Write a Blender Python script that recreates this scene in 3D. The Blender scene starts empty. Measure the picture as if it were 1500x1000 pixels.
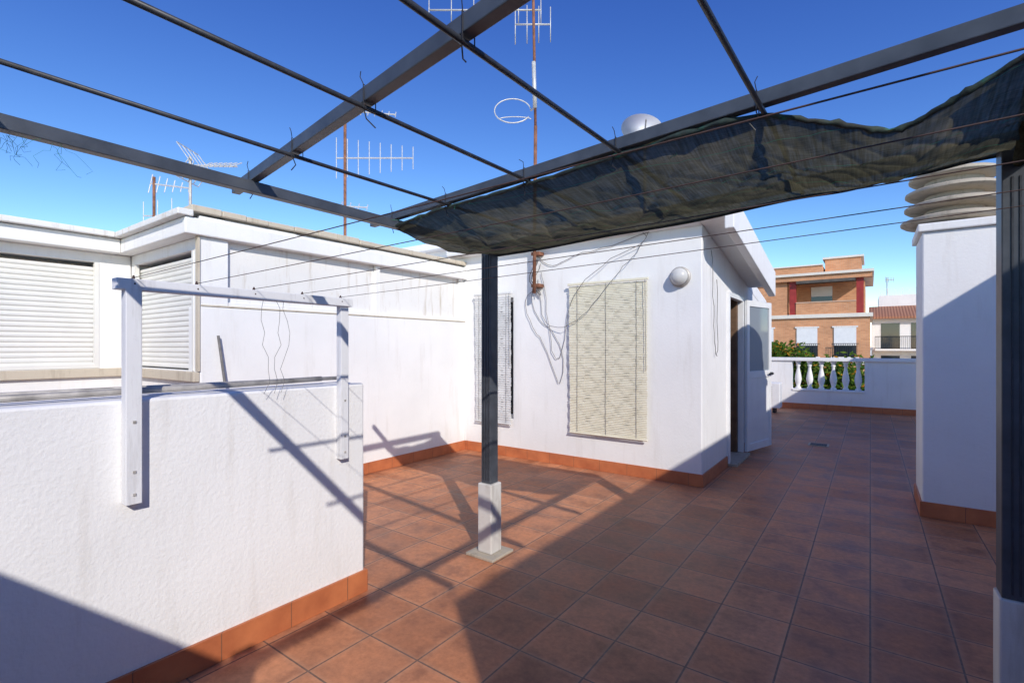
import bpy, bmesh, math, random
from mathutils import Vector, Matrix
random.seed(7)
S=bpy.context.scene
COL=S.collection

# ------------------------------------------------------------------ materials
def newmat(name):
    m=bpy.data.materials.new(name); m.use_nodes=True
    nt=m.node_tree; nt.nodes.clear()
    return m,nt
def N(nt,t,**k):
    n=nt.nodes.new(t)
    for a,b in k.items(): setattr(n,a,b)
    return n
def ramp(nt,fac,stops):
    r=N(nt,'ShaderNodeValToRGB')
    e=r.color_ramp.elements
    e[0].position=stops[0][0]; e[0].color=(*stops[0][1],1)
    e[1].position=stops[-1][0]; e[1].color=(*stops[-1][1],1)
    for p,c in stops[1:-1]:
        x=e.new(p); x.color=(*c,1)
    nt.links.new(fac,r.inputs[0]); return r.outputs[0]
def noise(nt,co,scale,detail=4,rough=.55):
    n=N(nt,'ShaderNodeTexNoise'); n.inputs['Scale'].default_value=scale
    n.inputs['Detail'].default_value=detail; n.inputs['Roughness'].default_value=rough
    nt.links.new(co,n.inputs['Vector']); return n.outputs['Fac']
def mixc(nt,fac,a,b,mode='MIX'):
    m=N(nt,'ShaderNodeMix',data_type='RGBA',blend_type=mode)
    for s,v in ((m.inputs[0],fac),(m.inputs[6],a),(m.inputs[7],b)):
        if isinstance(v,(int,float)): s.default_value=v
        elif isinstance(v,tuple): s.default_value=(*v,1)
        else: nt.links.new(v,s)
    return m.outputs[2]
def scaled(nt,co,s):
    m=N(nt,'ShaderNodeMapping'); m.inputs['Scale'].default_value=s
    nt.links.new(co,m.inputs['Vector']); return m.outputs[0]
def finish(nt,color,rough=.8,bump=None,bstr=.3,bdist=.01,metal=0,spec=.5):
    p=N(nt,'ShaderNodeBsdfPrincipled'); o=N(nt,'ShaderNodeOutputMaterial')
    if isinstance(color,tuple): p.inputs['Base Color'].default_value=(*color,1)
    else: nt.links.new(color,p.inputs['Base Color'])
    if isinstance(rough,(int,float)): p.inputs['Roughness'].default_value=rough
    else: nt.links.new(rough,p.inputs['Roughness'])
    p.inputs['Metallic'].default_value=metal
    p.inputs['Specular IOR Level'].default_value=spec
    if bump is not None:
        b=N(nt,'ShaderNodeBump'); b.inputs['Strength'].default_value=bstr; b.inputs['Distance'].default_value=bdist
        nt.links.new(bump,b.inputs['Height']); nt.links.new(b.outputs[0],p.inputs['Normal'])
    nt.links.new(p.outputs[0],o.inputs[0]); return p
def OC(nt): return N(nt,'ShaderNodeTexCoord').outputs['Object']

def simple(name,c,rough=.6,var=.25,scale=8,metal=0,bstr=.15,bscale=60,spec=.4):
    m,nt=newmat(name); co=OC(nt)
    f=noise(nt,co,scale)
    dark=tuple(x*(1-var) for x in c); lite=tuple(min(1,x*(1+var*.5)) for x in c)
    col=ramp(nt,f,[(.3,dark),(.7,lite)])
    finish(nt,col,rough,noise(nt,co,bscale,3),bstr,.003,metal,spec); return m

def plaster(name,c=(.80,.80,.80),stain=(.55,.50,.43),amt=.35,bstr=.5,bscale=45,streak=True):
    m,nt=newmat(name); co=OC(nt)
    f1=noise(nt,co,1.3,5,.6)
    col=ramp(nt,f1,[(.3,tuple(x*.92 for x in c)),(.65,c)])
    if streak:
        f2=noise(nt,scaled(nt,co,(5,5,.6)),2.2,6,.65)
        r=ramp(nt,f2,[(.54,(0,0,0)),(.78,(amt,amt,amt))])
        col=mixc(nt,r,col,stain)
    f4=noise(nt,co,14,5,.7)
    r4=ramp(nt,f4,[(.62,(0,0,0)),(.8,(amt*.5,)*3)])
    col=mixc(nt,r4,col,stain)
    # splash-back grime close to the floor
    sep=N(nt,'ShaderNodeSeparateXYZ'); nt.links.new(co,sep.inputs[0])
    mr=N(nt,'ShaderNodeMapRange'); mr.inputs[1].default_value=.13; mr.inputs[2].default_value=.45; mr.inputs[3].default_value=.30; mr.inputs[4].default_value=0
    nt.links.new(sep.outputs[2],mr.inputs[0])
    mu=N(nt,'ShaderNodeMath',operation='MULTIPLY'); nt.links.new(mr.outputs[0],mu.inputs[0]); nt.links.new(noise(nt,co,5,5,.7),mu.inputs[1])
    col=mixc(nt,mu.outputs[0],col,stain)
    f3=noise(nt,co,bscale,4,.6)
    finish(nt,col,.85,f3,bstr,.004,spec=.25); return m

WHITE=plaster('white_plaster',(.86,.85,.83),amt=.30,bstr=.45)
ROUGHW=plaster('roughcast_white_plaster',(.86,.85,.835),amt=.34,bstr=.7,bscale=50)
AGED=plaster('aged_white_plaster',(.80,.785,.755),(.42,.33,.22),amt=.8,bstr=.4)
BEIGE=plaster('beige_weathered_render',(.60,.53,.42),(.28,.22,.15),amt=.7)
CONC=plaster('weathered_concrete',(.50,.44,.35),(.18,.15,.11),amt=.8,bscale=25)

def mat_floor():
    m,nt=newmat('terracotta_floor_tiles'); co=OC(nt)
    b=N(nt,'ShaderNodeTexBrick',offset=0.0,squash=1.0)
    b.inputs['Scale'].default_value=1.0; b.inputs['Brick Width'].default_value=.34
    b.inputs['Row Height'].default_value=.34; b.inputs['Mortar Size'].default_value=.0045
    b.inputs['Mortar Smooth'].default_value=.12
    b.inputs['Color1'].default_value=(0,0,0,1); b.inputs['Color2'].default_value=(1,1,1,1)
    b.inputs['Mortar'].default_value=(.5,.5,.5,1)
    h=N(nt,'ShaderNodeTexBrick',offset=0.0,squash=1.0)
    h.inputs['Scale'].default_value=1.0; h.inputs['Brick Width'].default_value=.34
    h.inputs['Row Height'].default_value=.34; h.inputs['Mortar Size'].default_value=.035; h.inputs['Mortar Smooth'].default_value=1.0
    mp=N(nt,'ShaderNodeMapping'); mp.inputs['Location'].default_value=(34,34.1,0)
    nt.links.new(co,mp.inputs['Vector']); nt.links.new(mp.outputs[0],b.inputs['Vector']); nt.links.new(mp.outputs[0],h.inputs['Vector'])
    tile=ramp(nt,b.outputs['Color'],[(0,(.38,.150,.070)),(.5,(.47,.190,.088)),(1,(.56,.235,.112))])
    f=noise(nt,co,4.5,6,.62)
    patch=ramp(nt,f,[(.33,(.60,.55,.55)),(.5,(1,1,1)),(.7,(1.22,1.2,1.17))])
    c=mixc(nt,1.0,tile,patch,'MULTIPLY')
    f2=noise(nt,co,30,5,.7)
    c=mixc(nt,1.0,c,ramp(nt,f2,[(.3,(.80,.78,.78)),(.7,(1.15,1.15,1.15))]),'MULTIPLY')
    hf=N(nt,'ShaderNodeMath',operation='MULTIPLY'); hf.inputs[1].default_value=.25
    nt.links.new(h.outputs['Fac'],hf.inputs[0])
    c=mixc(nt,hf.outputs[0],c,(.62,.34,.20))
    big=noise(nt,co,.7,3)
    c=mixc(nt,ramp(nt,big,[(.45,(0,0,0)),(.75,(.18,.18,.18))]),c,(.52,.36,.28))
    c=mixc(nt,b.outputs['Fac'],c,ramp(nt,f2,[(.3,(.12,.065,.045)),(.7,(.23,.14,.10))]))
    inv=N(nt,'ShaderNodeMath',operation='MULTIPLY_ADD'); inv.inputs[1].default_value=-1; inv.inputs[2].default_value=1
    nt.links.new(b.outputs['Fac'],inv.inputs[0])
    ad=N(nt,'ShaderNodeMath',operation='MULTIPLY_ADD'); ad.inputs[1].default_value=.22
    nt.links.new(noise(nt,co,18,4),ad.inputs[0]); nt.links.new(inv.outputs[0],ad.inputs[2])
    rg=ramp(nt,f,[(.3,(.42,)*3),(.7,(.65,)*3)])
    finish(nt,c,rg,ad.outputs[0],.5,.004,spec=.3); return m
FLOOR=mat_floor()

def mat_skirt():
    m,nt=newmat('terracotta_skirting'); co=OC(nt)
    f=noise(nt,co,5,5)
    c=ramp(nt,f,[(.3,(.40,.115,.045)),(.7,(.58,.19,.072))])
    sep=N(nt,'ShaderNodeSeparateXYZ'); nt.links.new(co,sep.inputs[0])
    s=N(nt,'ShaderNodeMath',operation='ADD'); nt.links.new(sep.outputs[0],s.inputs[0]); nt.links.new(sep.outputs[1],s.inputs[1])
    mo=N(nt,'ShaderNodeMath',operation='PINGPONG'); mo.inputs[1].default_value=.17; nt.links.new(s.outputs[0],mo.inputs[0])
    lt=N(nt,'ShaderNodeMath',operation='LESS_THAN'); lt.inputs[1].default_value=.0022; nt.links.new(mo.outputs[0],lt.inputs[0])
    c=mixc(nt,lt.outputs[0],c,(.2,.09,.05))
    finish(nt,c,.5,noise(nt,co,30),.2,.003); return m
SKIRT=mat_skirt()
STEEL=simple('dark_grey_painted_steel',(.070,.078,.092),.42,.35,9,0,.12,50,.5)
STEELD=simple('dark_steel_rod',(.040,.043,.052),.45,.4,30)
WPAINT=plaster('peeling_white_paint',(.78,.78,.79),(.40,.38,.36),amt=.8,bstr=.2)
ALU=simple('aluminium_antenna',(.62,.62,.60),.45,.2,20,.3)
GALV=simple('galvanised_tube',(.46,.43,.39),.5,.45,12,.2)
RUST=simple('rusty_mast',(.27,.12,.07),.8,.5,14,.1,.4)
WIREM=simple('rusty_wire',(.085,.05,.04),.7,.3,30)
CABLE=simple('weathered_cable',(.20,.19,.18),.6,.3,30)
CABLED=simple('black_cable_tie',(.02,.02,.025),.5,.3,30)
SHUT=simple('cream_roller_shutter',(.77,.755,.71),.5,.06,3,0,.05)
DOORW=simple('white_lacquered_aluminium',(.78,.78,.78),.4,.06,5)
WOOD=simple('brown_door_wood',(.17,.10,.06),.55,.4,6)
DARK=simple('interior_shade',(.06,.05,.045),.9,.3,5)  # near-black colour stands in for the shade inside the stair house
def bamboo():
    m,nt=newmat('bamboo_slats'); co=OC(nt)
    f=noise(nt,scaled(nt,co,(3,3,60)),3,3)
    c=ramp(nt,f,[(.3,(.70,.65,.47)),(.7,(.86,.82,.66))])
    finish(nt,c,.6,noise(nt,scaled(nt,co,(4,4,90)),3),.2,.003); return m
BAMB=bamboo()
GBL=simple('shaded_slats',(.68,.68,.67),.6,.15,6)  # post's shade on the left blind, put into the slat colour
def glassm(name='window_glass',c=(.03,.04,.05)):
    m,nt=newmat(name); finish(nt,c,.06,None,spec=.8); return m
GLASS=glassm()
DGLASS=glassm('door_glass_pane',(.22,.25,.28))
LAMPG=simple('frosted_lamp_glass',(.60,.59,.56),.25,.08,10)
def brickm():
    m,nt=newmat('orange_brick'); co=OC(nt)
    b=N(nt,'ShaderNodeTexBrick'); b.inputs['Scale'].default_value=1
    b.inputs['Brick Width'].default_value=.26; b.inputs['Row Height'].default_value=.075; b.inputs['Mortar Size'].default_value=.008
    b.inputs['Color1'].default_value=(.56,.235,.10,1); b.inputs['Color2'].default_value=(.68,.32,.15,1); b.inputs['Mortar'].default_value=(.5,.36,.25,1)
    mp=N(nt,'ShaderNodeMapping'); mp.inputs['Rotation'].default_value=(math.radians(90),0,0)
    nt.links.new(co,mp.inputs['Vector']); nt.links.new(mp.outputs[0],b.inputs['Vector'])
    c=mixc(nt,1.0,b.outputs['Color'],ramp(nt,noise(nt,co,.7,4),[(.3,(.85,)*3),(.7,(1.1,)*3)]),'MULTIPLY')
    finish(nt,c,.85); return m
BRICK=brickm()
REDC=simple('red_column_paint',(.34,.035,.03),.5,.2,3)
def rooft():
    m,nt=newmat('terracotta_roof_tiles'); co=OC(nt)
    w=N(nt,'ShaderNodeTexWave'); w.inputs['Scale'].default_value=1.6; w.inputs['Distortion'].default_value=.4
    nt.links.new(co,w.inputs['Vector'])
    c=mixc(nt,w.outputs['Fac'],(.22,.09,.05),(.46,.22,.13)); finish(nt,c,.85); return m
ROOFT=rooft()
BLACKM=simple('black_iron',(.02,.02,.022),.5,.2,5)
ASPH=simple('asphalt',(.05,.05,.052),.9,.3,.8)
PAVE=simple('pavement_slabs',(.28,.26,.24),.85,.2,1)
AWN=simple('dark_awning',(.10,.09,.08),.8,.3,3)
BARK=simple('tree_bark',(.12,.085,.055),.9,.4,10)
def leafm(name,c1,c2,c3):
    m,nt=newmat(name)
    g=N(nt,'ShaderNodeNewGeometry')
    c=ramp(nt,g.outputs['Random Per Island'],[(0,c1),(.55,c2),(1,c3)])
    d=N(nt,'ShaderNodeBsdfDiffuse'); t=N(nt,'ShaderNodeBsdfTranslucent'); mx=N(nt,'ShaderNodeMixShader'); mx.inputs[0].default_value=.35
    nt.links.new(c,d.inputs[0]); nt.links.new(c,t.inputs[0]); nt.links.new(d.outputs[0],mx.inputs[1]); nt.links.new(t.outputs[0],mx.inputs[2])
    o=N(nt,'ShaderNodeOutputMaterial'); nt.links.new(mx.outputs[0],o.inputs[0]); return m
LEAF=leafm('green_leaves',(.03,.07,.012),(.07,.14,.022),(.17,.23,.035))
FLOW=leafm('orange_flowers',(.55,.16,.02),(.65,.28,.03),(.6,.35,.05))
def clothm():
    m,nt=newmat('shade_net_fabric'); co=OC(nt)
    n1=noise(nt,scaled(nt,co,(70,3,3)),2.2,4,.6)
    n2=noise(nt,scaled(nt,co,(4,120,4)),2,2,.5)
    n3=noise(nt,co,3.2,5,.6)
    c=ramp(nt,n3,[(.3,(.050,.056,.042)),(.55,(.082,.086,.064)),(.78,(.150,.148,.112))])
    c=mixc(nt,1.0,c,ramp(nt,n1,[(.3,(.74,.74,.74)),(.7,(1.25,1.25,1.25))]),'MULTIPLY')
    c=mixc(nt,1.0,c,ramp(nt,n2,[(.3,(.78,.78,.78)),(.7,(1.2,1.2,1.2))]),'MULTIPLY')
    sep=N(nt,'ShaderNodeSeparateXYZ'); nt.links.new(co,sep.inputs[0])
    mo=N(nt,'ShaderNodeMath',operation='PINGPONG'); mo.inputs[1].default_value=.13; nt.links.new(sep.outputs[1],mo.inputs[0])
    lt=N(nt,'ShaderNodeMath',operation='LESS_THAN'); lt.inputs[1].default_value=.0010; nt.links.new(mo.outputs[0],lt.inputs[0])
    c=mixc(nt,lt.outputs[0],c,(.04,.19,.11))
    d=N(nt,'ShaderNodeBsdfDiffuse'); t=N(nt,'ShaderNodeBsdfTranslucent'); tr=N(nt,'ShaderNodeBsdfTransparent')
    nt.links.new(c,d.inputs[0])
    c2=mixc(nt,1.0,c,(1.5,1.3,1.0),'MULTIPLY'); nt.links.new(c2,t.inputs[0])
    m1=N(nt,'ShaderNodeMixShader'); m1.inputs[0].default_value=.5
    nt.links.new(d.outputs[0],m1.inputs[1]); nt.links.new(t.outputs[0],m1.inputs[2])
    m2=N(nt,'ShaderNodeMixShader')
    a=ramp(nt,n1,[(.4,(.01,)*3),(.75,(.05,)*3)]); nt.links.new(a,m2.inputs[0])
    nt.links.new(m1.outputs[0],m2.inputs[1]); nt.links.new(tr.outputs[0],m2.inputs[2])
    o=N(nt,'ShaderNodeOutputMaterial'); nt.links.new(m2.outputs[0],o.inputs[0]); return m
CLOTH=clothm()
def hemm():
    m,nt=newmat('net_hem_fabric'); co=OC(nt)
    c=ramp(nt,noise(nt,co,14,4),[(.4,(.018,.022,.020)),(.62,(.03,.055,.042)),(.72,(.02,.14,.085))])
    finish(nt,c,.8,noise(nt,co,60),.4,.004); return m
HEM=hemm()

# ------------------------------------------------------------------ geometry helpers
def empty(name):
    o=bpy.data.objects.new(name,None); COL.objects.link(o); o.empty_display_size=.2; return o
class MB:
    def __init__(s): s.v=[]; s.f=[]
    def box(s,x0,x1,y0,y1,z0,z1):
        i=len(s.v)
        s.v+=[(x0,y0,z0),(x1,y0,z0),(x1,y1,z0),(x0,y1,z0),(x0,y0,z1),(x1,y0,z1),(x1,y1,z1),(x0,y1,z1)]
        s.f+=[(i,i+3,i+2,i+1),(i+4,i+5,i+6,i+7),(i,i+1,i+5,i+4),(i+1,i+2,i+6,i+5),(i+2,i+3,i+7,i+6),(i+3,i,i+4,i+7)]
        return s
    def beam(s,a,b,w,h):
        a=Vector(a);b=Vector(b);d=(b-a).normalized()
        up=Vector((0,0,1)) if abs(d.z)<.95 else Vector((0,1,0))
        r=d.cross(up).normalized(); u=r.cross(d).normalized()
        i=len(s.v)
        for p in (a,b):
            for sx,sz in ((-1,-1),(1,-1),(1,1),(-1,1)): s.v.append(tuple(p+r*sx*w/2+u*sz*h/2))
        s.f+=[(i,i+1,i+2,i+3),(i+7,i+6,i+5,i+4)]
        for k in range(4): s.f.append((i+k,i+4+k,i+4+(k+1)%4,i+(k+1)%4))
        return s
    def tube(s,pts,r,n=8):
        pts=[Vector(p) for p in pts]; rs=r if isinstance(r,list) else [r]*len(pts)
        i0=len(s.v); ref=None
        for k,p in enumerate(pts):
            d=(pts[min(k+1,len(pts)-1)]-pts[max(k-1,0)]).normalized()
            if ref is None: ref=Vector((0,0,1)) if abs(d.z)<.9 else Vector((1,0,0))
            x=d.cross(ref).normalized(); y=x.cross(d).normalized(); ref=y
            for j in range(n):
                a=2*math.pi*j/n; s.v.append(tuple(p+(x*math.cos(a)+y*math.sin(a))*rs[k]))
        for k in range(len(pts)-1):
            for j in range(n):
                a=i0+k*n+j;b=i0+k*n+(j+1)%n; s.f.append((a,b,b+n,a+n))
        s.f.append(tuple(i0+j for j in range(n))[::-1]); e=i0+(len(pts)-1)*n; s.f.append(tuple(e+j for j in range(n)))
        return s
    def lathe(s,c,prof,n=24,axis='Z'):
        i0=len(s.v); c=Vector(c)
        for (r,z) in prof:
            for j in range(n):
                a=2*math.pi*j/n; p=(r*math.cos(a),r*math.sin(a),z)
                if axis=='-Y': p=(p[0],-p[2],p[1])
                s.v.append(tuple(c+Vector(p)))
        for k in range(len(prof)-1):
            for j in range(n):
                a=i0+k*n+j;b=i0+k*n+(j+1)%n; s.f.append((a,b,b+n,a+n))
        s.f.append(tuple(i0+j for j in range(n))[::-1]); e=i0+(len(prof)-1)*n; s.f.append(tuple(e+j for j in range(n)))
        return s
    def obj(s,name,mat,parent=None,bevel=0,smooth=False):
        me=bpy.data.meshes.new(name); me.from_pydata(s.v,[],s.f); me.validate()
        bm=bmesh.new(); bm.from_mesh(me); bmesh.ops.recalc_face_normals(bm,faces=bm.faces); bm.to_mesh(me); bm.free()
        me.materials.append(mat)
        o=bpy.data.objects.new(name,me); COL.objects.link(o)
        if parent: o.parent=parent
        if bevel:
            md=o.modifiers.new('bevel','BEVEL'); md.width=bevel; md.segments=2; md.limit_method='ANGLE'
        if smooth:
            for p in me.polygons: p.use_smooth=True
        return o
def cells(xs,ys,zs,solid):
    m=MB(); idx={}
    def vi(p):
        if p not in idx: idx[p]=len(m.v); m.v.append(p)
        return idx[p]
    nx,ny,nz=len(xs)-1,len(ys)-1,len(zs)-1
    G={}
    for i in range(nx):
        for j in range(ny):
            for k in range(nz):
                G[i,j,k]=solid((xs[i]+xs[i+1])/2,(ys[j]+ys[j+1])/2,(zs[k]+zs[k+1])/2)
    for (i,j,k),s in G.items():
        if not s: continue
        P=lambda a,b,c: vi((xs[i+a],ys[j+b],zs[k+c]))
        for d,q in (((-1,0,0),[(0,0,0),(0,0,1),(0,1,1),(0,1,0)]),((1,0,0),[(1,0,0),(1,1,0),(1,1,1),(1,0,1)]),
                    ((0,-1,0),[(0,0,0),(1,0,0),(1,0,1),(0,0,1)]),((0,1,0),[(0,1,0),(0,1,1),(1,1,1),(1,1,0)]),
                    ((0,0,-1),[(0,0,0),(0,1,0),(1,1,0),(1,0,0)]),((0,0,1),[(0,0,1),(1,0,1),(1,1,1),(0,1,1)])):
            if not G.get((i+d[0],j+d[1],k+d[2]),False): m.f.append(tuple(P(*t) for t in q))
    return m
def sag(a,b,s,n=12):
    a=Vector(a);b=Vector(b); return [a.lerp(b,t/n)-Vector((0,0,s*4*(t/n)*(1-t/n))) for t in range(n+1)]

# ------------------------------------------------------------------ ground, terrace
g=MB(); g.v=[(-1500,-1500,-9),(1500,-1500,-9),(1500,1500,-9),(-1500,1500,-9)]; g.f=[(0,1,2,3)]; g.obj('ground',PAVE)
r=MB(); r.v=[(-60,24,-8.996),(60,24,-8.996),(60,33,-8.996),(-60,33,-8.996)]; r.f=[(0,1,2,3)]; r.obj('road',ASPH)
MB().box(-60,60,23.6,24,-9,-8.87).box(-60,60,33,33.4,-9,-8.87).obj('kerb',CONC)
MB().box(-12,2.5,-6,13.55,-9,-.03).obj('terrace_building',AGED)
f=MB(); f.v=[(-6.25,-1.2,0),(2.2,-1.2,0),(2.2,13.4,0),(-6.25,13.4,0)]; f.f=[(0,1,2,3)]; f.obj('terrace_floor',FLOOR)

# low wall with skirting
lw=empty('low_parapet_wall')
MB().box(-2.70,-2.44,-1.2,1.87,0,1.235).obj('wall_body',ROUGHW,lw,.012)
MB().box(-2.44,-2.424,-1.2,1.884,.001,.13).box(-2.715,-2.44,1.87,1.884,.001,.13).obj('skirting',SKIRT,lw,.002)
MB().tube([(-2.55,-.9,1.262),(-2.55,1.0,1.262),(-2.553,1.66,1.268)],.014).tube([(-2.62,.3,1.27),(-2.62,1.82,1.262)],.011).obj('metal_tube',GALV,lw,smooth=True)

# left boundary wall
bw=empty('boundary_wall')
MB().box(-4.9,-4.66,1.872,5.3,0,1.80).obj('lower_wall',WHITE,bw,.01)
MB().box(-4.9,-4.72,2.102,5.3,1.80,2.60).obj('upper_wall',AGED,bw)
p=MB()
for y0,y1 in ((1.873,2.02),(3.75,3.81),(5.20,5.298)): p.box(-4.72,-4.676,y0,y1,1.802,2.58)
p.box(-4.72,-4.676,2.02,3.75,2.50,2.58).box(-4.72,-4.676,3.81,5.2,2.50,2.58).box(-4.72,-4.676,2.02,3.75,1.802,1.85).box(-4.72,-4.676,3.81,5.2,1.802,1.85)
p.obj('panel_frames',WHITE,bw,.004)
MB().box(-4.676,-4.655,1.88,5.295,1.802,1.815).obj('ledge_shadow_line',BEIGE,bw)  # beige strip painted in as the ledge's shadow line
c=MB(); y=1.8
while y<5.3:
    L=random.uniform(.2,.34); c.box(-4.95,-4.635+random.uniform(-.008,.008),y,min(y+L-.004,5.3),2.602,2.645+random.uniform(0,.02)); y+=L
c.obj('coping_stones',BEIGE,bw,.006)
MB().box(-4.66,-4.646,1.87,5.285,.001,.13).obj('skirting',SKIRT,bw,.002)
MB().tube([(-4.6,2.05,1.1),(-4.62,2.0,1.55)],.012).obj('leaning_rod',CABLE,bw)

# neighbouring house with roller shutters
nh=empty('neighbour_house')
def shutter(m,axis,c,a0,a1,z0,z1,sgn=1,pitch=.048,depth=.009):
    n=int((z1-z0)/pitch); pr=[]
    for k in range(n):
        z=z0+k*pitch
        pr+=[(0,z+.004),(depth*.8,z+pitch*.25),(depth,z+pitch*.55),(depth*.6,z+pitch*.85),(-.004,z+pitch*.96)]
    for k in range(len(pr)-1):
        i=len(m.v)
        for (o,z) in (pr[k],pr[k+1]):
            for a in (a0,a1):
                m.v.append((c+sgn*o,a,z) if axis=='X' else (a,c+sgn*o,z))
        m.f.append((i,i+1,i+3,i+2))
W=cells([-6.55,-6.30],[-4,-1.6,-.1,.1,1.60,1.868],[0,1.24,2.30,2.398],lambda x,y,z: not(1.24<z<2.30 and (-1.6<y<-.1 or .1<y<1.60)))
W.obj('shutter_wall_long',WHITE,nh,.006)
W=cells([-6.298,-6.20,-4.78,-4.664],[1.871,2.1],[0,1.24,2.30,2.398],lambda x,y,z: not(1.24<z<2.30 and -6.20<x<-4.78))
W.obj('shutter_wall_short',WHITE,nh)
m=MB(); shutter(m,'X',-6.36,-1.6,-.1,1.25,2.3); shutter(m,'X',-6.36,.1,1.60,1.25,2.3); shutter(m,'Y',1.92,-6.20,-4.78,1.25,2.3,-1)
m.obj('roller_shutters',SHUT,nh)
MB().box(-6.55,-6.26,-4,1.86,1.15,1.235).box(-6.26,-4.66,1.82,1.869,1.15,1.235).obj('window_sill',BEIGE,nh,.006)
fr=MB()
for a,b in ((-1.6,-.1),(.1,1.60)):
    fr.box(-6.34,-6.295,a,a+.035,1.24,2.3).box(-6.34,-6.295,b-.035,b,1.24,2.3).box(-6.35,-6.296,a+.035,b-.035,1.24,1.275)
fr.box(-6.20,-6.165,1.865,1.90,1.24,2.3).box(-4.815,-4.78,1.865,1.90,1.24,2.3)
fr.obj('shutter_guides',SHUT,nh)
MB().box(-11,-6.16,-4.2,1.74,2.40,2.54).box(-11,-4.62,1.742,6.5,2.402,2.542).obj('roof_slab',WHITE,nh,.01)
MB().box(-11,-6.10,-4.25,1.678,2.545,2.60).box(-11,-4.60,1.68,1.80,2.546,2.60).box(-11,-4.96,1.80,6.5,2.544,2.57).obj('roof_edge',AGED,nh,.008)
MB().box(-11,-6.56,-4,6.4,0,2.395).obj('house_core',WHITE,nh)
MB().box(-4.70,-4.65,1.850,1.868,1.24,2.40).obj('corner_strip',BEIGE,nh)

# rear mass behind
ax=empty('rooftop_annex')
MB().box(-8.2,-5.0,6.0,9.0,0,3.05).obj('annex_walls',WHITE,ax); MB().box(-8.35,-4.9,5.85,9.1,3.052,3.17).obj('annex_roof',WHITE,ax,.01)

# stair house
sh=empty('stair_house')
W=cells([-4.90,-4.42,-3.82,-2.86,-2.06,-1.41],[5.301,5.5],[0,.5,2.1,2.74],lambda x,y,z: not(.5<z<2.1 and (-4.42<x<-3.82 or -2.86<x<-2.06)))
W.obj('front_wall',WHITE,sh,.01)
W=cells([-1.61,-1.412],[5.5,6.4,7.25,9.0],[0,2.12,2.7],lambda x,y,z: not(z<2.12 and 6.4<y<7.25))
W.v=[(x,y,(2.78-.17*(y-5.3)) if z>2.5 else z) for x,y,z in W.v]
W.obj('side_wall',WHITE,sh)
MB().box(-4.9,-1.615,9.0,9.2,0,2.1).obj('rear_wall',WHITE,sh)
ro=MB()
def slab(x0,x1,y0,y1,zt,th,sl):
    i=len(ro.v)
    for y in (y0,y1):
        z=zt-sl*(y-y0)
        ro.v.extend([(x0,y,z-th),(x1,y,z-th),(x1,y,z),(x0,y,z)])
    ro.f.extend([(i,i+1,i+2,i+3),(i+4,i+7,i+6,i+5),(i,i+4,i+5,i+1),(i+1,i+5,i+6,i+2),(i+2,i+6,i+7,i+3),(i+3,i+7,i+4,i)])
slab(-4.9,-1.405,5.16,9.2,2.93,.20,.175)
ro.obj('sloped_roof_slab',WHITE,sh,.015)
ro=MB(); slab(-1.404,-1.16,5.15,7.7,2.935,.20,.175); ro.obj('roof_overhang',WHITE,sh,.01)
ro=MB(); slab(-1.158,-1.07,5.15,7.75,2.95,.34,.175); ro.obj('verge_board',WHITE,sh,.01)
MB().box(-4.645,-1.41,5.285,5.3,.001,.13).box(-1.41,-1.395,5.285,6.38,.001,.13).box(-1.41,-1.395,7.27,9.0,.001,.13).obj('skirting',SKIRT,sh,.002)
MB().box(-4.4,-3.84,5.40,5.41,.52,2.08).box(-2.84,-2.08,5.40,5.41,.52,2.08).obj('window_glass',GLASS,sh)
fr=MB()
for a,b in ((-4.42,-3.82),(-2.86,-2.06)):
    fr.box(a,a+.05,5.37,5.43,.5,2.1).box(b-.05,b,5.37,5.43,.5,2.1).box(a+.05,b-.05,5.37,5.43,.5,.55).box(a+.05,b-.05,5.37,5.43,2.05,2.1).box((a+b)/2-.025,(a+b)/2+.025,5.37,5.43,.55,2.05)
fr.obj('window_frames',DOORW,sh,.004)
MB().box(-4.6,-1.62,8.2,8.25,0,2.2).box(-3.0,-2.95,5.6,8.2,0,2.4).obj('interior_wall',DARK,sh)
MB().box(-1.63,-1.30,6.42,7.23,.001,.035).obj('door_threshold',CONC,sh,.004)
fr=MB(); fr.box(-1.45,-1.38,6.4,6.45,.036,2.12).box(-1.45,-1.38,7.2,7.25,.036,2.12).box(-1.45,-1.38,6.45,7.2,2.06,2.12)
fr.obj('door_frame',DOORW,sh,.004)
MB().box(-1.60,-1.452,7.16,7.249,.036,2.118).box(-1.75,-1.70,6.5,6.95,.04,2.05).obj('inner_wood_door',WOOD,sh,.004)
leaf=empty('door_leaf'); leaf.parent=sh
def leafparts():
    L=.76
    fr=MB().box(0,.07,-.02,.02,.04,2.08).box(L-.07,L,-.02,.02,.04,2.08).box(.07,L-.07,-.02,.02,2.0,2.08).box(.07,L-.07,-.02,.02,1.02,1.12).box(.07,L-.07,-.02,.02,.04,.14)
    fr.obj('leaf_frame',DOORW,leaf,.004)
    MB().box(.07,L-.07,-.008,.008,.14,1.02).obj('leaf_panel',DOORW,leaf)
    MB().box(.07,L-.07,-.006,.006,1.12,2.0).obj('leaf_glass',DGLASS,leaf)
    MB().box(L-.05,L-.02,-.05,.05,1.05,1.09).box(L-.16,L-.02,-.062,-.045,1.06,1.08).obj('door_handle',BLACKM,leaf,.002)
leafparts()
leaf.location=(-1.355,7.24,0); leaf.rotation_euler=(0,0,math.radians(76))
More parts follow.
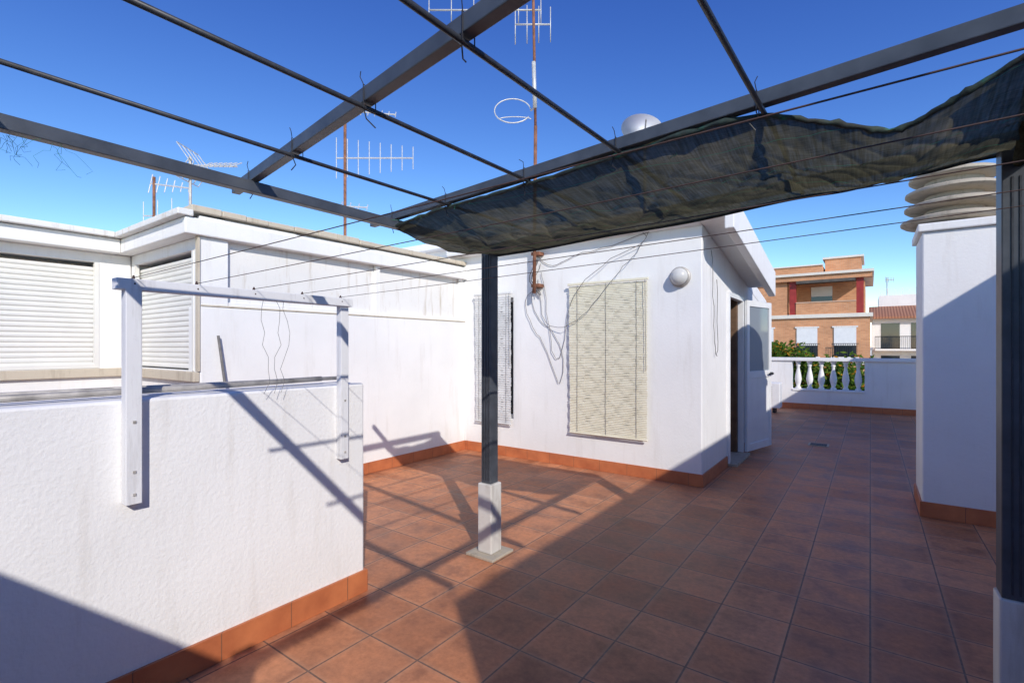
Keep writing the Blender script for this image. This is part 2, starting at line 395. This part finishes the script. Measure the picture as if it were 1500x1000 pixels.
# blinds
def blind(name,x0,x1,y,z0,z1,mat,pitch,seed):
    random.seed(seed)
    e=empty(name)
    m=MB(); n=int((z1-z0)/pitch); nx=26
    for k in range(n):
        z=z0+k*pitch; i=len(m.v); sw=.004*math.sin(k*.09)
        xa=x0+random.uniform(-.004,.004)+.012*(1-k/n); xb=x1+random.uniform(-.004,.004)+.006*(k/n)
        for j in range(nx+1):
            t=j/nx; x=xa+(xb-xa)*t
            tri=abs(((t*4+ (k//7)*.5)%1)-.5)*2
            loc=(k%7)/7
            gap=.06+.22*max(0,1-abs(tri-loc)*5)
            yy=y+sw+.003*math.sin(t*9+k)
            m.v.append((x,yy,z)); m.v.append((x,yy-.003,z+pitch*.5)); m.v.append((x,yy,z+pitch*(1-gap)))
        for j in range(nx):
            a=i+j*3; m.f.append((a,a+3,a+4,a+1)); m.f.append((a+1,a+4,a+5,a+2))
    m.obj('slats',mat,e)
    MB().box(x0-.01,x1+.02,y-.022,y+.005,z1-.005,z1+.022).tube([(x0+.01,y-.004,z0-.012),(x1+.01,y-.004,z0-.012)],.011).obj('rails',mat,e,.003)
    c=MB()
    for t in (.12,.5,.88):
        x=x0+(x1-x0)*t; c.tube([(x,y-.009,z0),(x,y-.009,z1)],.0022,5)
    c.tube([(x1-.01,y-.03,z1),(x1+.0,y-.03,z0+.75)],.003,5)
    c.obj('cords',CABLE,e)
    return e
blind('bamboo_blind',-2.95,-1.98,5.25,.44,2.19,BAMB,.0195,3)
blind('bamboo_blind.001',-4.43,-3.82,5.25,.45,2.15,GBL,.030,4)
random.seed(11)
wl=empty('wall_lamp')
MB().lathe((-1.63,5.30,2.19),[(.108,0),(.108,.025),(.095,.035)],28,'-Y').obj('lamp_base',GALV,wl,smooth=False)
MB().lathe((-1.63,5.265,2.19),[(.092,0),(.088,.03),(.07,.058),(.04,.075),(.005,.08)],28,'-Y').obj('lamp_glass',LAMPG,wl,smooth=True)

# cables on facade
cb=empty('facade_cables'); m=MB()
def wob(pts,r=.0035,jit=.012,n=4):
    out=[]
    P=[Vector(q) for q in pts]
    for i in range(len(P)-1):
        p0=P[max(i-1,0)];p1=P[i];p2=P[i+1];p3=P[min(i+2,len(P)-1)]
        for k in range(n):
            t=k/n
            q=.5*((2*p1)+(p2-p0)*t+(2*p0-5*p1+4*p2-p3)*t*t+(3*p1-p0-3*p2+p3)*t**3)
            out.append(q+Vector((random.uniform(-jit,jit),0,random.uniform(-jit,jit))))
    out.append(P[-1]); m.tube(out,r,5)
Yc=5.285
wob([(-3.38,Yc,2.5),(-3.5,Yc,2.2),(-3.45,Yc,1.85),(-3.2,Yc,1.65),(-3.05,Yc,1.3),(-3.10,Yc,1.0)])
wob([(-3.36,Yc-.01,2.4),(-3.3,Yc-.01,2.05),(-3.2,Yc-.01,1.4),(-3.08,Yc,1.35),(-2.98,5.27,1.8),(-2.8,5.22,2.15),(-2.4,5.25,2.45),(-2.0,5.26,2.62),(-2.05,5.27,2.72)])
wob([(-3.42,Yc,2.3),(-3.3,Yc-.01,1.75),(-2.9,5.21,1.72),(-2.6,5.21,1.95),(-2.3,5.22,2.3),(-2.1,5.26,2.5),(-1.95,5.27,2.75)])
wob([(-3.4,Yc-.01,2.2),(-3.6,Yc-.01,2.05),(-3.5,Yc-.01,1.7),(-3.35,Yc,1.5),(-3.12,Yc,1.0)])
wob([(-3.45,Yc,2.6),(-3.2,Yc,2.45),(-2.9,Yc,2.55),(-2.4,Yc,2.62),(-1.9,Yc,2.72)])
wob([(-1.39,5.6,2.5),(-1.385,5.65,2.0),(-1.385,5.7,1.6),(-1.385,5.78,1.35),(-1.385,5.85,1.6),(-1.385,5.8,2.2)],.004,.008)
for k in range(4): wob([(-3.42+random.uniform(-.03,.03),Yc-.03,2.55),(-3.47+random.uniform(-.05,.05),Yc-.04,2.3),(-3.38+random.uniform(-.05,.05),Yc-.03,2.1)],.005)
m.obj('cable_runs',CABLE,cb)

# ------------------------------------------------------------------ pergola
pg=empty('steel_pergola')
P1=(-2.17,2.73); P2=(.455,2.66)
b=MB()
b.box(P1[0]-.042,P1[0]+.042,P1[1]-.042,P1[1]+.042,.50,2.11)
b.box(P2[0]-.052,P2[0]+.052,P2[1]-.052,P2[1]+.052,.50,2.22)
b.box(-2.22,-2.12,-1.15,-1.05,.5,2.11).box(.4,.5,-1.15,-1.05,.5,2.11)
b.obj('posts',STEEL,pg,.004)
gr=MB()
for (x,y,hw) in ((*P1,.042),(*P2,.052)):
    for dx in (-.022,0,.022): gr.box(x+dx-.003,x+dx+.003,y-hw-.0035,y-hw-.0005,.52,2.09)
gr.obj('post_ribs',STEELD,pg)
pl=MB()
for (x,y) in (P1,P2,(-2.17,-1.1),(.45,-1.1)): pl.box(x-.060,x+.060,y-.060,y+.060,.02,.499)
pl.obj('post_plinths',plaster('plinth_paint',(.66,.64,.60),(.35,.30,.24),amt=.8),pg,.008)
pl=MB()
for (x,y) in (P1,P2): pl.box(x-.12,x+.12,y-.12,y+.12,.001,.02)
pl.obj('base_plates',CONC,pg,.004)
b=MB()
b.beam((P1[0],-1.2,2.14),(P1[0],2.80,2.14),.045,.048)
b.beam((P1[0]+.03,P1[1],2.14),(P2[0]+.08,P2[1],2.25),.05,.05)
b.beam((P2[0]+.12,-1.2,2.142),(P2[0]+.12,2.62,2.25),.05,.05)
BZ=2.190
RAF=((1.915,-.128,-2.42),(1.125,-.155,-2.42),(.255,-.12,-2.12))
def ry(k,x): return RAF[k][0]+RAF[k][1]*(x+2.42)
for k in range(3):
    b.beam((RAF[k][2],ry(k,RAF[k][2]),BZ),(.9,ry(k,.9),BZ),.036,.044)
b.obj('beams',STEEL,pg,.003)
rd=MB()
RX=(-1.73,-1.21,-.765,-.287)
for x in RX:
    rd.tube([(x-.02,ry(2,x)-.08,2.157),(x+.0,ry(1,x),2.157),(x+.03,ry(0,x)+.13,2.158)],.0078,8)
    rd.tube([(x+.032,ry(0,x)+.13,2.16),(x+.03,2.66,2.165)],.0078,8)
rd.obj('rods',STEELD,pg,smooth=True)
ti=MB()
for x in (-2.2,)+RX:
    for k in (0,1):
        yb=ry(k,x); s=.012
        q=[Vector((x+s,yb-.022,2.148)),Vector((x+s,yb-.022,2.215)),Vector((x+s,yb+.022,2.215)),Vector((x+s,yb+.022,2.148)),Vector((x+s,yb-.022,2.148))]
        ti.tube(q,.0018,5)
        ti.tube([(x,yb-.01,2.148),(x+random.uniform(-.015,.015),yb+random.uniform(-.02,.02),2.125),(x+random.uniform(-.02,.02),yb+random.uniform(-.02,.02),2.10)],.002,5)
        ti.tube([(x+s,yb-.02,2.214),(x+s+random.uniform(-.01,.01),yb-.03,2.235),(x+s+random.uniform(-.02,.02),yb-.03,2.25)],.0014,5)
ti.obj('cable_ties',CABLED,pg)

# shade net
near=[(-2.17,1.86,2.125),(-1.75,1.82,2.150),(-1.3,1.765,2.145),(-.8,1.705,2.152),(-.33,1.65,2.155),(-.1,1.78,2.13),(.06,1.87,2.10),(.2,1.82,2.14),(.34,1.78,2.20),(.52,1.72,2.27)]
far=[(-2.17,2.80,2.10),(-1.75,2.79,2.105),(-1.3,2.78,2.125),(-.8,2.77,2.135),(-.33,2.76,2.17),(-.1,2.75,2.17),(.06,2.74,2.185),(.2,2.73,2.19),(.34,2.72,2.205),(.52,2.72,2.21)]
def cat(P,t):
    n=len(P)-1; i=min(int(t*n),n-1); u=t*n-i
    p0,p1,p2,p3=[Vector(P[min(max(i+k,0),n)]) for k in (-1,0,1,2)]
    return .5*((2*p1)+(p2-p0)*u+(2*p0-5*p1+4*p2-p3)*u*u+(3*p1-p0-3*p2+p3)*u**3)
from mathutils import noise as mn
m=MB(); NU,NV=300,90
for i in range(NU+1):
    t=i/NU; a=cat(near,t); c=cat(far,t)
    for j in range(NV+1):
        s=j/NV; p=a.lerp(c,s)
        bay=abs(math.sin((p.x+.287)*6.6))
        env=math.sin(math.pi*min(max(s,.05),.95))
        p.z-= .052*math.sin(math.pi*s**.8)*(.6+.4*bay)
        w=mn.noise(Vector((p.x*2.2+s*1.5,s*2.5,0)))*.030
        r1=1-abs(mn.noise(Vector((p.x*4.5+s*2.5,s*1.6,5))))*2.2
        r2=1-abs(mn.noise(Vector((p.x*8-s*5,s*2.2+p.x,9))))*2.2
        p.z+= (w-.020*max(0,r1)**3-.011*max(0,r2)**3)*env
        if s<.1: p.y+=mn.noise(Vector((p.x*9,0,7)))*.014; p.z+=mn.noise(Vector((p.x*14,0,1)))*.010
        m.v.append(tuple(p))
for i in range(NU):
    for j in range(NV):
        a=i*(NV+1)+j; m.f.append((a,a+1,a+NV+2,a+NV+1))
sn=empty('shade_net')
m.obj('net_panel',CLOTH,sn,smooth=True)
h=MB()
h.tube([cat(near,k/90)+Vector((0,.004+.012*mn.noise(Vector((k*.5,0,3))),.006*mn.noise(Vector((k*.8,2,0))))) for k in range(91)],[.007+.010*abs(mn.noise(Vector((k*.6,0,0)))) for k in range(91)],8)
h.tube([cat(far,k/60) for k in range(61)],.008,8)
h.obj('hems',HEM,sn,smooth=True)
h=MB()
h.tube([(.36,1.80,2.22),(.40,2.1,2.17),(.43,2.35,2.15),(.45,2.60,2.14)],[.03,.035,.03,.02],8)
h.obj('gathered_end',CLOTH,sn,smooth=True)
gt=MB()
for k in range(15):
    x=random.uniform(-2.19,-2.13); y=random.uniform(.30,.45); z=2.11
    q=[(x,y,z)]
    for s in range(5): q.append((q[-1][0]+random.uniform(-.03,.03),q[-1][1]+random.uniform(-.025,.025),q[-1][2]-random.uniform(-.004,.03)))
    gt.tube(q,.0005,4)
for k in range(14):
    x=random.uniform(-2.17,-.4); y=1.87-.1*(x+2.17)/1.8; q=[(x,y,2.15)]
    for s in range(4): q.append((q[-1][0]+random.uniform(-.03,.03),q[-1][1]-.01,q[-1][2]-random.uniform(-.01,.02)))
    gt.tube(q,.0007,4)
gt.obj('loose_green_threads',simple('green_thread',(.03,.22,.12),.6),sn)

# clothes line
cl=empty('clothes_line')
b=MB()
b.box(-2.438,-2.385,.69,.745,.82,1.70).box(-2.438,-2.395,1.68,1.73,.82,1.69)
b.beam((-2.412,.66,1.70),(-2.412,1.75,1.70),.055,.045)
b.obj('bracket_frame',WPAINT,cl,.003)
b=MB()
for (y,z) in ((.718,.86),(.718,.95),(.718,1.15),(1.705,.86),(1.705,.95),(1.705,1.15)):
    xx=-2.385 if y<1 else -2.395
    b.box(xx,xx+.004,y-.005,y+.005,z-.005,z+.005)
b.obj('bolts',GALV,cl)
w=MB()
for y,z1 in ((.72,1.80),(.95,1.815),(1.2,1.82),(1.45,1.83),(1.68,1.85)):
    w.tube(sag((-2.41,y,1.728),(2.19,y,z1),.012,14),.0013,6)
    w.tube([(-2.43,y,1.70),(-2.40,y,1.735),(-2.385,y,1.70)],.004,6)
w.obj('wires',WIREM,cl,smooth=True)
m=MB()
for k in range(3):
    y0=1.25+.05*k
    q=[(-2.40,y0,1.70)]
    for s in range(8): q.append((-2.39+random.uniform(-.01,.01),q[-1][1]+random.uniform(-.025,.03),q[-1][2]-.06))
    m.tube(q,.0012,4)
m.obj('dangling_strings',CABLE,cl)
MB().box(2.14,2.2,.5,1.9,1.78,1.87).obj('wall_batten',WPAINT,cl,.004)

# ------------------------------------------------------------------ right side chimney pillar
def cap(parent,cx,cy,z0,R):
    m=MB()
    for k in range(4):
        z=z0+.03+k*.128
        rr=R*(1-.05*k)
        m.lathe((cx+random.uniform(-.01,.01),cy,z),[(rr*.62,0),(rr*.93,.012),(rr,.03),(rr,.05),(rr*.9,.066),(rr*.6,.075)],30)
    m.lathe((cx,cy,z0-.005),[(R*.55,0),(R*.55,.5)],20)
    o=m.obj('concrete_cowl',CONC,parent,0,True)
    md=o.modifiers.new('e','EDGE_SPLIT'); md.split_angle=math.radians(40)
ch=empty('chimney')
MB().box(.36,.85,5.50,6.2,0,2.43).obj('chimney_shaft',WHITE,ch,.012)
MB().box(.33,.88,5.47,6.23,2.432,2.50).obj('chimney_coping',WHITE,ch,.01)
MB().box(.345,.865,5.485,5.5,.001,.13).box(.345,.36,5.5,6.2,.001,.13).obj('skirting',SKIRT,ch,.002)
cap(ch,.60,5.85,2.50,.37)
ch=empty('chimney.001')
MB().box(1.05,1.5,6.9,7.5,0,2.4).obj('chimney_shaft',WHITE,ch,.012)
MB().box(1.02,1.53,6.87,7.53,2.402,2.48).obj('chimney_coping',WHITE,ch,.01)
cap(ch,1.28,7.2,2.48,.33)

MB().box(2.2,2.45,-1.2,12.2,0,3.06).obj('side_building_wall',WHITE)
MB().box(-6.2,2.45,-1.45,-1.2,0,2.11).obj('rear_parapet_wall',WHITE)

# ------------------------------------------------------------------ balustrade
ba=empty('balustrade')
MB().box(-6.2,-1.5,13.4,13.58,0,1.12).box(-.10,2.45,13.4,13.58,0,1.12).box(-1.5,-.10,13.4,13.58,0,.42).obj('solid_parts',WHITE,ba)
MB().box(-6.2,2.45,13.36,13.62,1.122,1.20).box(-1.5,-.1,13.38,13.60,.422,.47).obj('rails',WHITE,ba,.01)
m=MB()
for k in range(6):
    x=-1.5+1.4*(k+.5)/6
    m.lathe((x,13.49,.47),[(.06,0),(.06,.03),(.035,.06),(.055,.14),(.072,.22),(.06,.32),(.033,.46),(.03,.52),(.05,.55),(.035,.58),(.06,.62),(.06,.652)],14)
m.obj('balusters',WHITE,ba,0,True)
MB().box(-6.2,2.2,13.385,13.4,.001,.13).obj('skirting',SKIRT,ba)
MB().box(-3.2,-3.0,9.2,13.4,0,1.15).obj('side_parapet_wall',WHITE)
ac=empty('air_conditioning_unit')
MB().box(-2.3,-1.60,12.2,12.55,.1,.66).obj('casing',DOORW,ac,.02)
MB().box(-2.2,-2.15,12.22,12.5,0,.1).box(-1.75,-1.7,12.22,12.5,0,.1).obj('feet',BLACKM,ac)
m=MB()
for k in range(9): m.box(-2.2,-1.75,12.192,12.199,.2+k*.045,.215+k*.045)
m.obj('grille',GALV,ac)
for nm,x,y,s in (('floor_drain',-.62,8.6,.13),):
    e=empty(nm); MB().box(x-s,x+s,y-s,y+s,.002,.006).obj('drain_frame',CONC,e)
    m=MB()
    for k in range(6): m.box(x-s*.8,x+s*.8,y-s*.8+k*s*.28,y-s*.64+k*s*.28,.006,.008)
    m.obj('drain_slots',BLACKM,e)

# ------------------------------------------------------------------ antennas
CR=Vector((.81,.586,0)); CF=Vector((-.586,.81,0)); UP=Vector((0,0,1))
def yagi(m,base,dirv,L,n,l0,l1,ev,r=.008,back=.12):
    base=Vector(base); dirv=dirv.normalized()
    m.tube([base-dirv*back,base+dirv*L],r*1.5,6)
    for k in range(n):
        t=k/(n-1); p=base-dirv*back+dirv*(L+back)*t; l=l0+(l1-l0)*t
        m.tube([p-ev*l/2,p+ev*l/2],r*.9,5)
an=empty('roof_antenna')
x,y=-3.40,5.17
MB().tube([(x,y,2.12),(x+.02,y,4.2)],.022,10).tube([(x+.02,y,4.15),(x-.03,y,6.6)],.018,10).obj('mast',RUST,an,smooth=True)
MB().box(x-.06,x+.06,5.19,5.299,2.2,2.24).box(x-.06,x+.06,5.19,5.299,2.6,2.64).obj('wall_bracket',RUST,an)
MB().tube([(x+.018,y-.01,4.42),(x-.002,y-.01,5.0)],.026,10).obj('mast_sleeve',ALU,an,smooth=True)
m=MB()
rc=Vector((x-.26,y-.1,4.43))
ax1=CR; ax2=(CF*.35+UP*.9).normalized()
m.tube([rc+ax1*.23*math.cos(a*.2618*.96)+ax2*.20*math.sin(a*.2618*.96) for a in range(24)],.008,6)
m.tube([rc+ax1*.03-ax2*.14+ax1*.2*math.cos(a*.33)+ax2*.04*math.sin(a*.33) for a in range(10)],.006,6)
m.tube([rc+ax1*.23,Vector((x+.02,y,4.45))],.010,6)
yagi(m,(x-.02,y,5.66),-CR,1.30,6,.34,.26,UP,.007,.1)
yagi(m,(x-.02,y,5.48),CR,.22,4,.50,.44,UP,.007,.22)
yagi(m,(x-.02,y,6.1),-CR,.5,4,.4,.3,UP)
m.obj('elements',ALU,an,smooth=True)
an=empty('roof_antenna.001'); B=Vector((-6.88,4.9,0))
MB().tube([B+UP*2.5,B+UP*5.2],.024,8).obj('mast',RUST,an)
m=MB(); yagi(m,B+UP*4.5,CR,1.10,8,.66,.36,UP,.008,.14)
yagi(m,B+UP*5.25+CR*.2,(CR-UP*.08),.62,7,.16,.12,(UP+CF*.5).normalized(),.008,.05)
yagi(m,B+UP*3.72,(CR-UP*.05),.36,4,.2,.12,(UP+CF*.6).normalized(),.008,.06); m.obj('elements',ALU,an)
an=empty('roof_antenna.002'); B=Vector((-6.67,2.57,0))
MB().tube([B+UP*2.5,B+UP*3.75],.018,8).obj('mast',GALV,an)
m=MB(); tip=B+UP*3.65+CR*.05
m.tube([tip-CR*.05,tip+CR*.52-UP*.02],.009,6)
for s in (-1,1):
    for k in range(5):
        q=tip+CF*(-.2+.1*k); m.tube([q+CR*.06,q-CR*.08+UP*s*.2],.006,5)
    m.tube([tip-CF*.2-CR*.08+UP*s*.2,tip+CF*.2-CR*.08+UP*s*.2],.007,5)
for k in range(7):
    p=tip+CR*(.14+.06*k); e=(CR*.5+UP*.45+CF*.5)*(.10); m.tube([p-e,p+e],.006,5); e2=(CR*-.5+UP*.45+CF*.5)*.09; m.tube([p-e2,p+e2],.006,5)
m.obj('elements',ALU,an)
an=empty('roof_antenna.003'); B=Vector((-8.2,2.7,0))
MB().tube([B+UP*2.5,B+UP*3.85],.02,8).obj('mast',RUST,an)
m=MB(); yagi(m,B+UP*3.75,(CR-UP*.12),.5,6,.30,.12,(UP+CF*.3).normalized(),.008,.05)
yagi(m,B+UP*3.3,(-CR),.15,3,.5,.4,UP,.007,.25); m.obj('elements',ALU,an)
sd=empty('satellite_dish')
m=MB(); cx,cy,cz=-2.44,6.3,4.33; prof=[]
for k in range(8):
    rr=.27*k/7+.002; prof.append((rr,-.08+ .08*(k/7)**2))
m.lathe((0,0,0),prof,28)
o=m.obj('dish',DOORW,sd,smooth=True); o.location=(cx,cy,cz); o.rotation_euler=(math.radians(66),0,math.radians(32))
md=o.modifiers.new('s','SOLIDIFY'); md.thickness=.01
MB().tube([(cx,cy+.1,2.6),(cx,cy+.1,4.27)],.02).tube([(cx,cy+.05,4.12),(cx+.15,cy-.25,4.32)],.01).obj('dish_mount',GALV,sd)

# ------------------------------------------------------------------ far buildings
bb=empty('brick_apartment_building')
Y0=40
def bx(n,mat,*bs,bev=0):
    m=MB()
    for q in bs: m.box(*q)
    return m.obj(n,mat,bb,bev)
bx('brick_walls',BRICK,(-14,0,Y0,Y0+10,-9,3.45),(-14,-.3,Y0+2.2,Y0+10,3.7,6.05),(-14,-2.7,Y0+.6,Y0+9,6.55,7.15),(-2.6,-.5,Y0+1.5,Y0+6,6.55,7.65),(-14,-4.8,Y0+.15,Y0+2.2,3.7,6.05))
bx('slab_bands',plaster('band_paint',(.76,.72,.64)),(-14,.15,Y0-.15,Y0+10,3.45,3.70),(-14,.2,Y0-.35,Y0+10,6.38,6.55),(-2.75,-.35,Y0+1.4,Y0+6.1,7.65,7.78),(-14,-2.65,Y0+.5,Y0+.7,7.15,7.23),(-14,.1,Y0-.1,Y0,.3,.5))
bx('terrace_beam',BRICK,(-14,.1,Y0-.2,Y0+.4,6.05,6.38))
bx('columns',REDC,(-4.65,-4.25,Y0+.05,Y0+.45,3.7,6.05),(-.75,-.35,Y0+.05,Y0+.45,3.7,6.05))
bx('terrace_parapet',BRICK,(-4.25,-.75,Y0,Y0+.2,3.7,4.5))
bx('parapet_cap',plaster('cap_paint',(.6,.4,.28)),(-4.25,-.75,Y0-.04,Y0+.24,4.5,4.58))
bx('upper_windows',GLASS,(-3.5,-2.2,Y0+2.17,Y0+2.19,4.2,5.8),(-8.5,-7,Y0+.12,Y0+.14,4.2,5.7))
bx('upper_shutter',SHUT,(-3.5,-2.2,Y0+2.13,Y0+2.16,5.1,5.8),(-8.5,-7,Y0+.08,Y0+.11,4.9,5.7))
bx('awning',AWN,(-4.2,-.8,Y0-.3,Y0+.02,5.85,6.03))
g=[];s=[];rl=[];tr=[]
for z in (1.0,-2.2,-5.4):
    for xa in (-9.5,-6.9,-4.2,-2.0):
        g.append((xa,xa+1.25,Y0-.02,Y0-.01,z-.2,z+1.75)); s.append((xa,xa+1.25,Y0-.06,Y0-.03,z+.55,z+1.75))
        tr.append((xa-.1,xa+1.35,Y0-.07,Y0-.005,z+1.76,z+1.86))
        for k in range(12): rl.append((xa-.1+k*.125,xa-.075+k*.125,Y0-.3,Y0-.28,z-.2,z+.65))
        rl.append((xa-.12,xa+1.4,Y0-.31,Y0-.27,z+.65,z+.69)); tr.append((xa-.15,xa+1.4,Y0-.33,Y0-.0,z-.32,z-.22))
bx('windows',GLASS,*g); bx('window_shutters',DOORW,*s); bx('railings',BLACKM,*rl); bx('window_trim',AGED,*tr)
hs=empty('white_house'); Y1=50
def hx(n,mat,*bs):
    m=MB()
    for q in bs: m.box(*q)
    return m.obj(n,mat,hs)
hx('walls',WHITE,(.1,9,Y1,Y1+9,-9,3.9),(.6,6,Y1+3.5,Y1+9,3.9,5.9))
m=MB(); m.v=[(-.1,Y1-.5,3.85),(9.2,Y1-.5,3.85),(9.2,Y1+3.5,4.95),(-.1,Y1+3.5,4.95),(-.1,Y1-.5,3.7),(9.2,Y1-.5,3.7),(9.2,Y1+3.5,4.8),(-.1,Y1+3.5,4.8)]
m.f=[(0,1,2,3),(7,6,5,4),(0,4,5,1),(1,5,6,2),(2,6,7,3),(3,7,4,0)]; m.obj('tiled_roof',ROOFT,hs)
g=[];rl=[];bl=[]
for z in (2.0,-.6,-3.2,-5.8):
    for xa in (.7,2.6,4.6): g.append((xa,xa+1.2,Y1-.02,Y1-.01,z-.7,z+1.35))
    bl.append((.3,8,Y1-1,Y1,z-.85,z-.7)); 
    rl.append((.3,8,Y1-1.02,Y1-.98,z+.25,z+.3))
    for k in range(64): rl.append((.3+k*.12,.33+k*.12,Y1-1.01,Y1-.99,z-.7,z+.25))
hx('windows',GLASS,*g); hx('balcony_railings',BLACKM,*rl); hx('balconies',WHITE,*bl)
hx('roof_rail',DOORW,*[( .7+k*.5,.74+k*.5,Y1+3.6,Y1+3.64,5.9,6.4) for k in range(10)],(.7,5.3,Y1+3.6,Y1+3.64,6.4,6.44))
a=MB().tube([(1.2,Y1+5,5.9),(1.2,Y1+5,7.6)],.04); yagi(a,(1.2,Y1+5,7.4),CR,.6,4,.5,.4,UP,.022); a.obj('roof_aerial',GALV,hs)
for i,(xa,xb,ya,h) in enumerate(((-40,-18,55,3),(12,30,60,2),(-20,10,90,1.2),(-75,-40,40,1),(34,70,50,3))):
    e=empty('distant_building' if i==0 else 'distant_building.%03d'%i)
    MB().box(xa,xb,ya,ya+12,-9,h).box(xa-.2,xb+.2,ya-.2,ya+12.2,h+.002,h+.3).obj('walls',AGED,e)
    m=MB()
    for z in range(-8,int(h)-1,3):
        x=xa+1
        while x<xb-2: m.box(x,x+1.2,ya-.03,ya-.01,z+.8,z+2.2); x+=3
    m.obj('windows',GLASS,e)

# ------------------------------------------------------------------ trees
def tree(name,cx,cy,zb,zt,R,n,seed,flow=.04):
    rnd=random.Random(seed); e=empty(name)
    m=MB(); zc=zt-R*.9
    m.tube([(cx,cy,zb),(cx+.1,cy,zb+(zc-zb)*.5),(cx-.05,cy+.05,zc-R*.3)],[.22,.17,.12],10)
    cl=[]
    for k in range(26):
        th=rnd.uniform(0,6.28); ph=rnd.uniform(-.6,1.2); rr=R*rnd.uniform(.45,.95)
        c=Vector((cx+rr*math.cos(th)*math.cos(ph),cy+rr*math.sin(th)*math.cos(ph),zc+rr*math.sin(ph)*.85)); cl.append((c,R*rnd.uniform(.2,.38)))
        if k<12: m.tube([(cx,cy,zc-R*.4),tuple(Vector((cx,cy,zc-R*.2)).lerp(c,.5)+Vector((0,0,.1))),tuple(c)],[.07,.045,.015],6)
    m.obj('trunk_and_limbs',BARK,e)
    L=MB();F=MB()
    for k in range(n):
        c,r=rnd.choice(cl); v=Vector((rnd.gauss(0,1),rnd.gauss(0,1),rnd.gauss(0,1))).normalized()*r*rnd.uniform(.4,1.12)
        p=c+v; t=F if rnd.random()<flow and v.z>0 else L
        s=rnd.uniform(.05,.10); d=Vector((rnd.gauss(0,1),rnd.gauss(0,1),rnd.gauss(-.3,.7))).normalized(); o=d.orthogonal().normalized()*s*.45
        i=len(t.v); t.v+=[tuple(p-d*s),tuple(p+o),tuple(p+d*s),tuple(p-o)]; t.f.append((i,i+1,i+2,i+3))
    for M,nm,mt in ((L,'leaves',LEAF),(F,'flowers',FLOW)):
        if M.f:
            me=bpy.data.meshes.new(nm); me.from_pydata(M.v,[],M.f); me.materials.append(mt)
            ob=bpy.data.objects.new(nm,me); COL.objects.link(ob); ob.parent=e
tree('leafy_tree',-3.1,17.5,-9,1.80,1.6,9000,1,.10)
tree('leafy_tree.001',-1.1,17.0,-9,1.35,1.6,9000,2,.05)
tree('leafy_tree.002',.9,18.5,-9,1.0,1.5,6000,3,.03)
tree('leafy_tree.003',-5.6,18.5,-9,1.4,1.8,6000,4,.05)

# ------------------------------------------------------------------ light, sky, camera
el=math.atan(.58); az=(.782,-.624)
sd_=Vector((az[0]*math.cos(el),az[1]*math.cos(el),math.sin(el)))
L=bpy.data.lights.new('sun','SUN'); L.energy=3.9; L.angle=math.radians(.5); L.color=(1,.945,.87)
o=bpy.data.objects.new('sun',L); COL.objects.link(o); o.rotation_euler=(-sd_).to_track_quat('-Z','Y').to_euler()
w=bpy.data.worlds.new('World'); S.world=w; w.use_nodes=True; nt=w.node_tree; nt.nodes.clear()
sk=N(nt,'ShaderNodeTexSky'); sk.sky_type='NISHITA'; sk.sun_disc=False; sk.sun_elevation=el; sk.sun_rotation=math.atan2(az[0],az[1])
sk.altitude=1500; sk.air_density=1.0; sk.dust_density=.1; sk.ozone_density=2.6
# deepen the clear-sky blue with a contrast curve per channel
n1=N(nt,'ShaderNodeVectorMath',operation='SCALE'); n1.inputs['Scale'].default_value=.15*1.5
nt.links.new(sk.outputs[0],n1.inputs[0])
sx=N(nt,'ShaderNodeSeparateXYZ'); nt.links.new(n1.outputs[0],sx.inputs[0])
cx_=N(nt,'ShaderNodeCombineXYZ')
for i,(g_,k_) in enumerate(((1.75,.98),(1.55,.84),(1.05,.88))):
    pw=N(nt,'ShaderNodeMath',operation='POWER'); pw.inputs[1].default_value=g_; nt.links.new(sx.outputs[i],pw.inputs[0])
    mu=N(nt,'ShaderNodeMath',operation='MULTIPLY'); mu.inputs[1].default_value=k_/.15; nt.links.new(pw.outputs[0],mu.inputs[0])
    nt.links.new(mu.outputs[0],cx_.inputs[i])
bg=N(nt,'ShaderNodeBackground'); bg.inputs[1].default_value=.15; ow=N(nt,'ShaderNodeOutputWorld')
nt.links.new(cx_.outputs[0],bg.inputs[0]); nt.links.new(bg.outputs[0],ow.inputs[0])
cam=bpy.data.cameras.new('camera'); cam.sensor_width=36; cam.lens=725/1500*36; cam.shift_y=8/1500; cam.clip_start=.05; cam.clip_end=4000
co=bpy.data.objects.new('camera',cam); COL.objects.link(co); co.location=(0,0,1.45); co.rotation_euler=(math.radians(90),0,math.radians(35.9)); S.camera=co
S.view_settings.view_transform='Standard'; S.view_settings.look='None'; S.view_settings.exposure=0
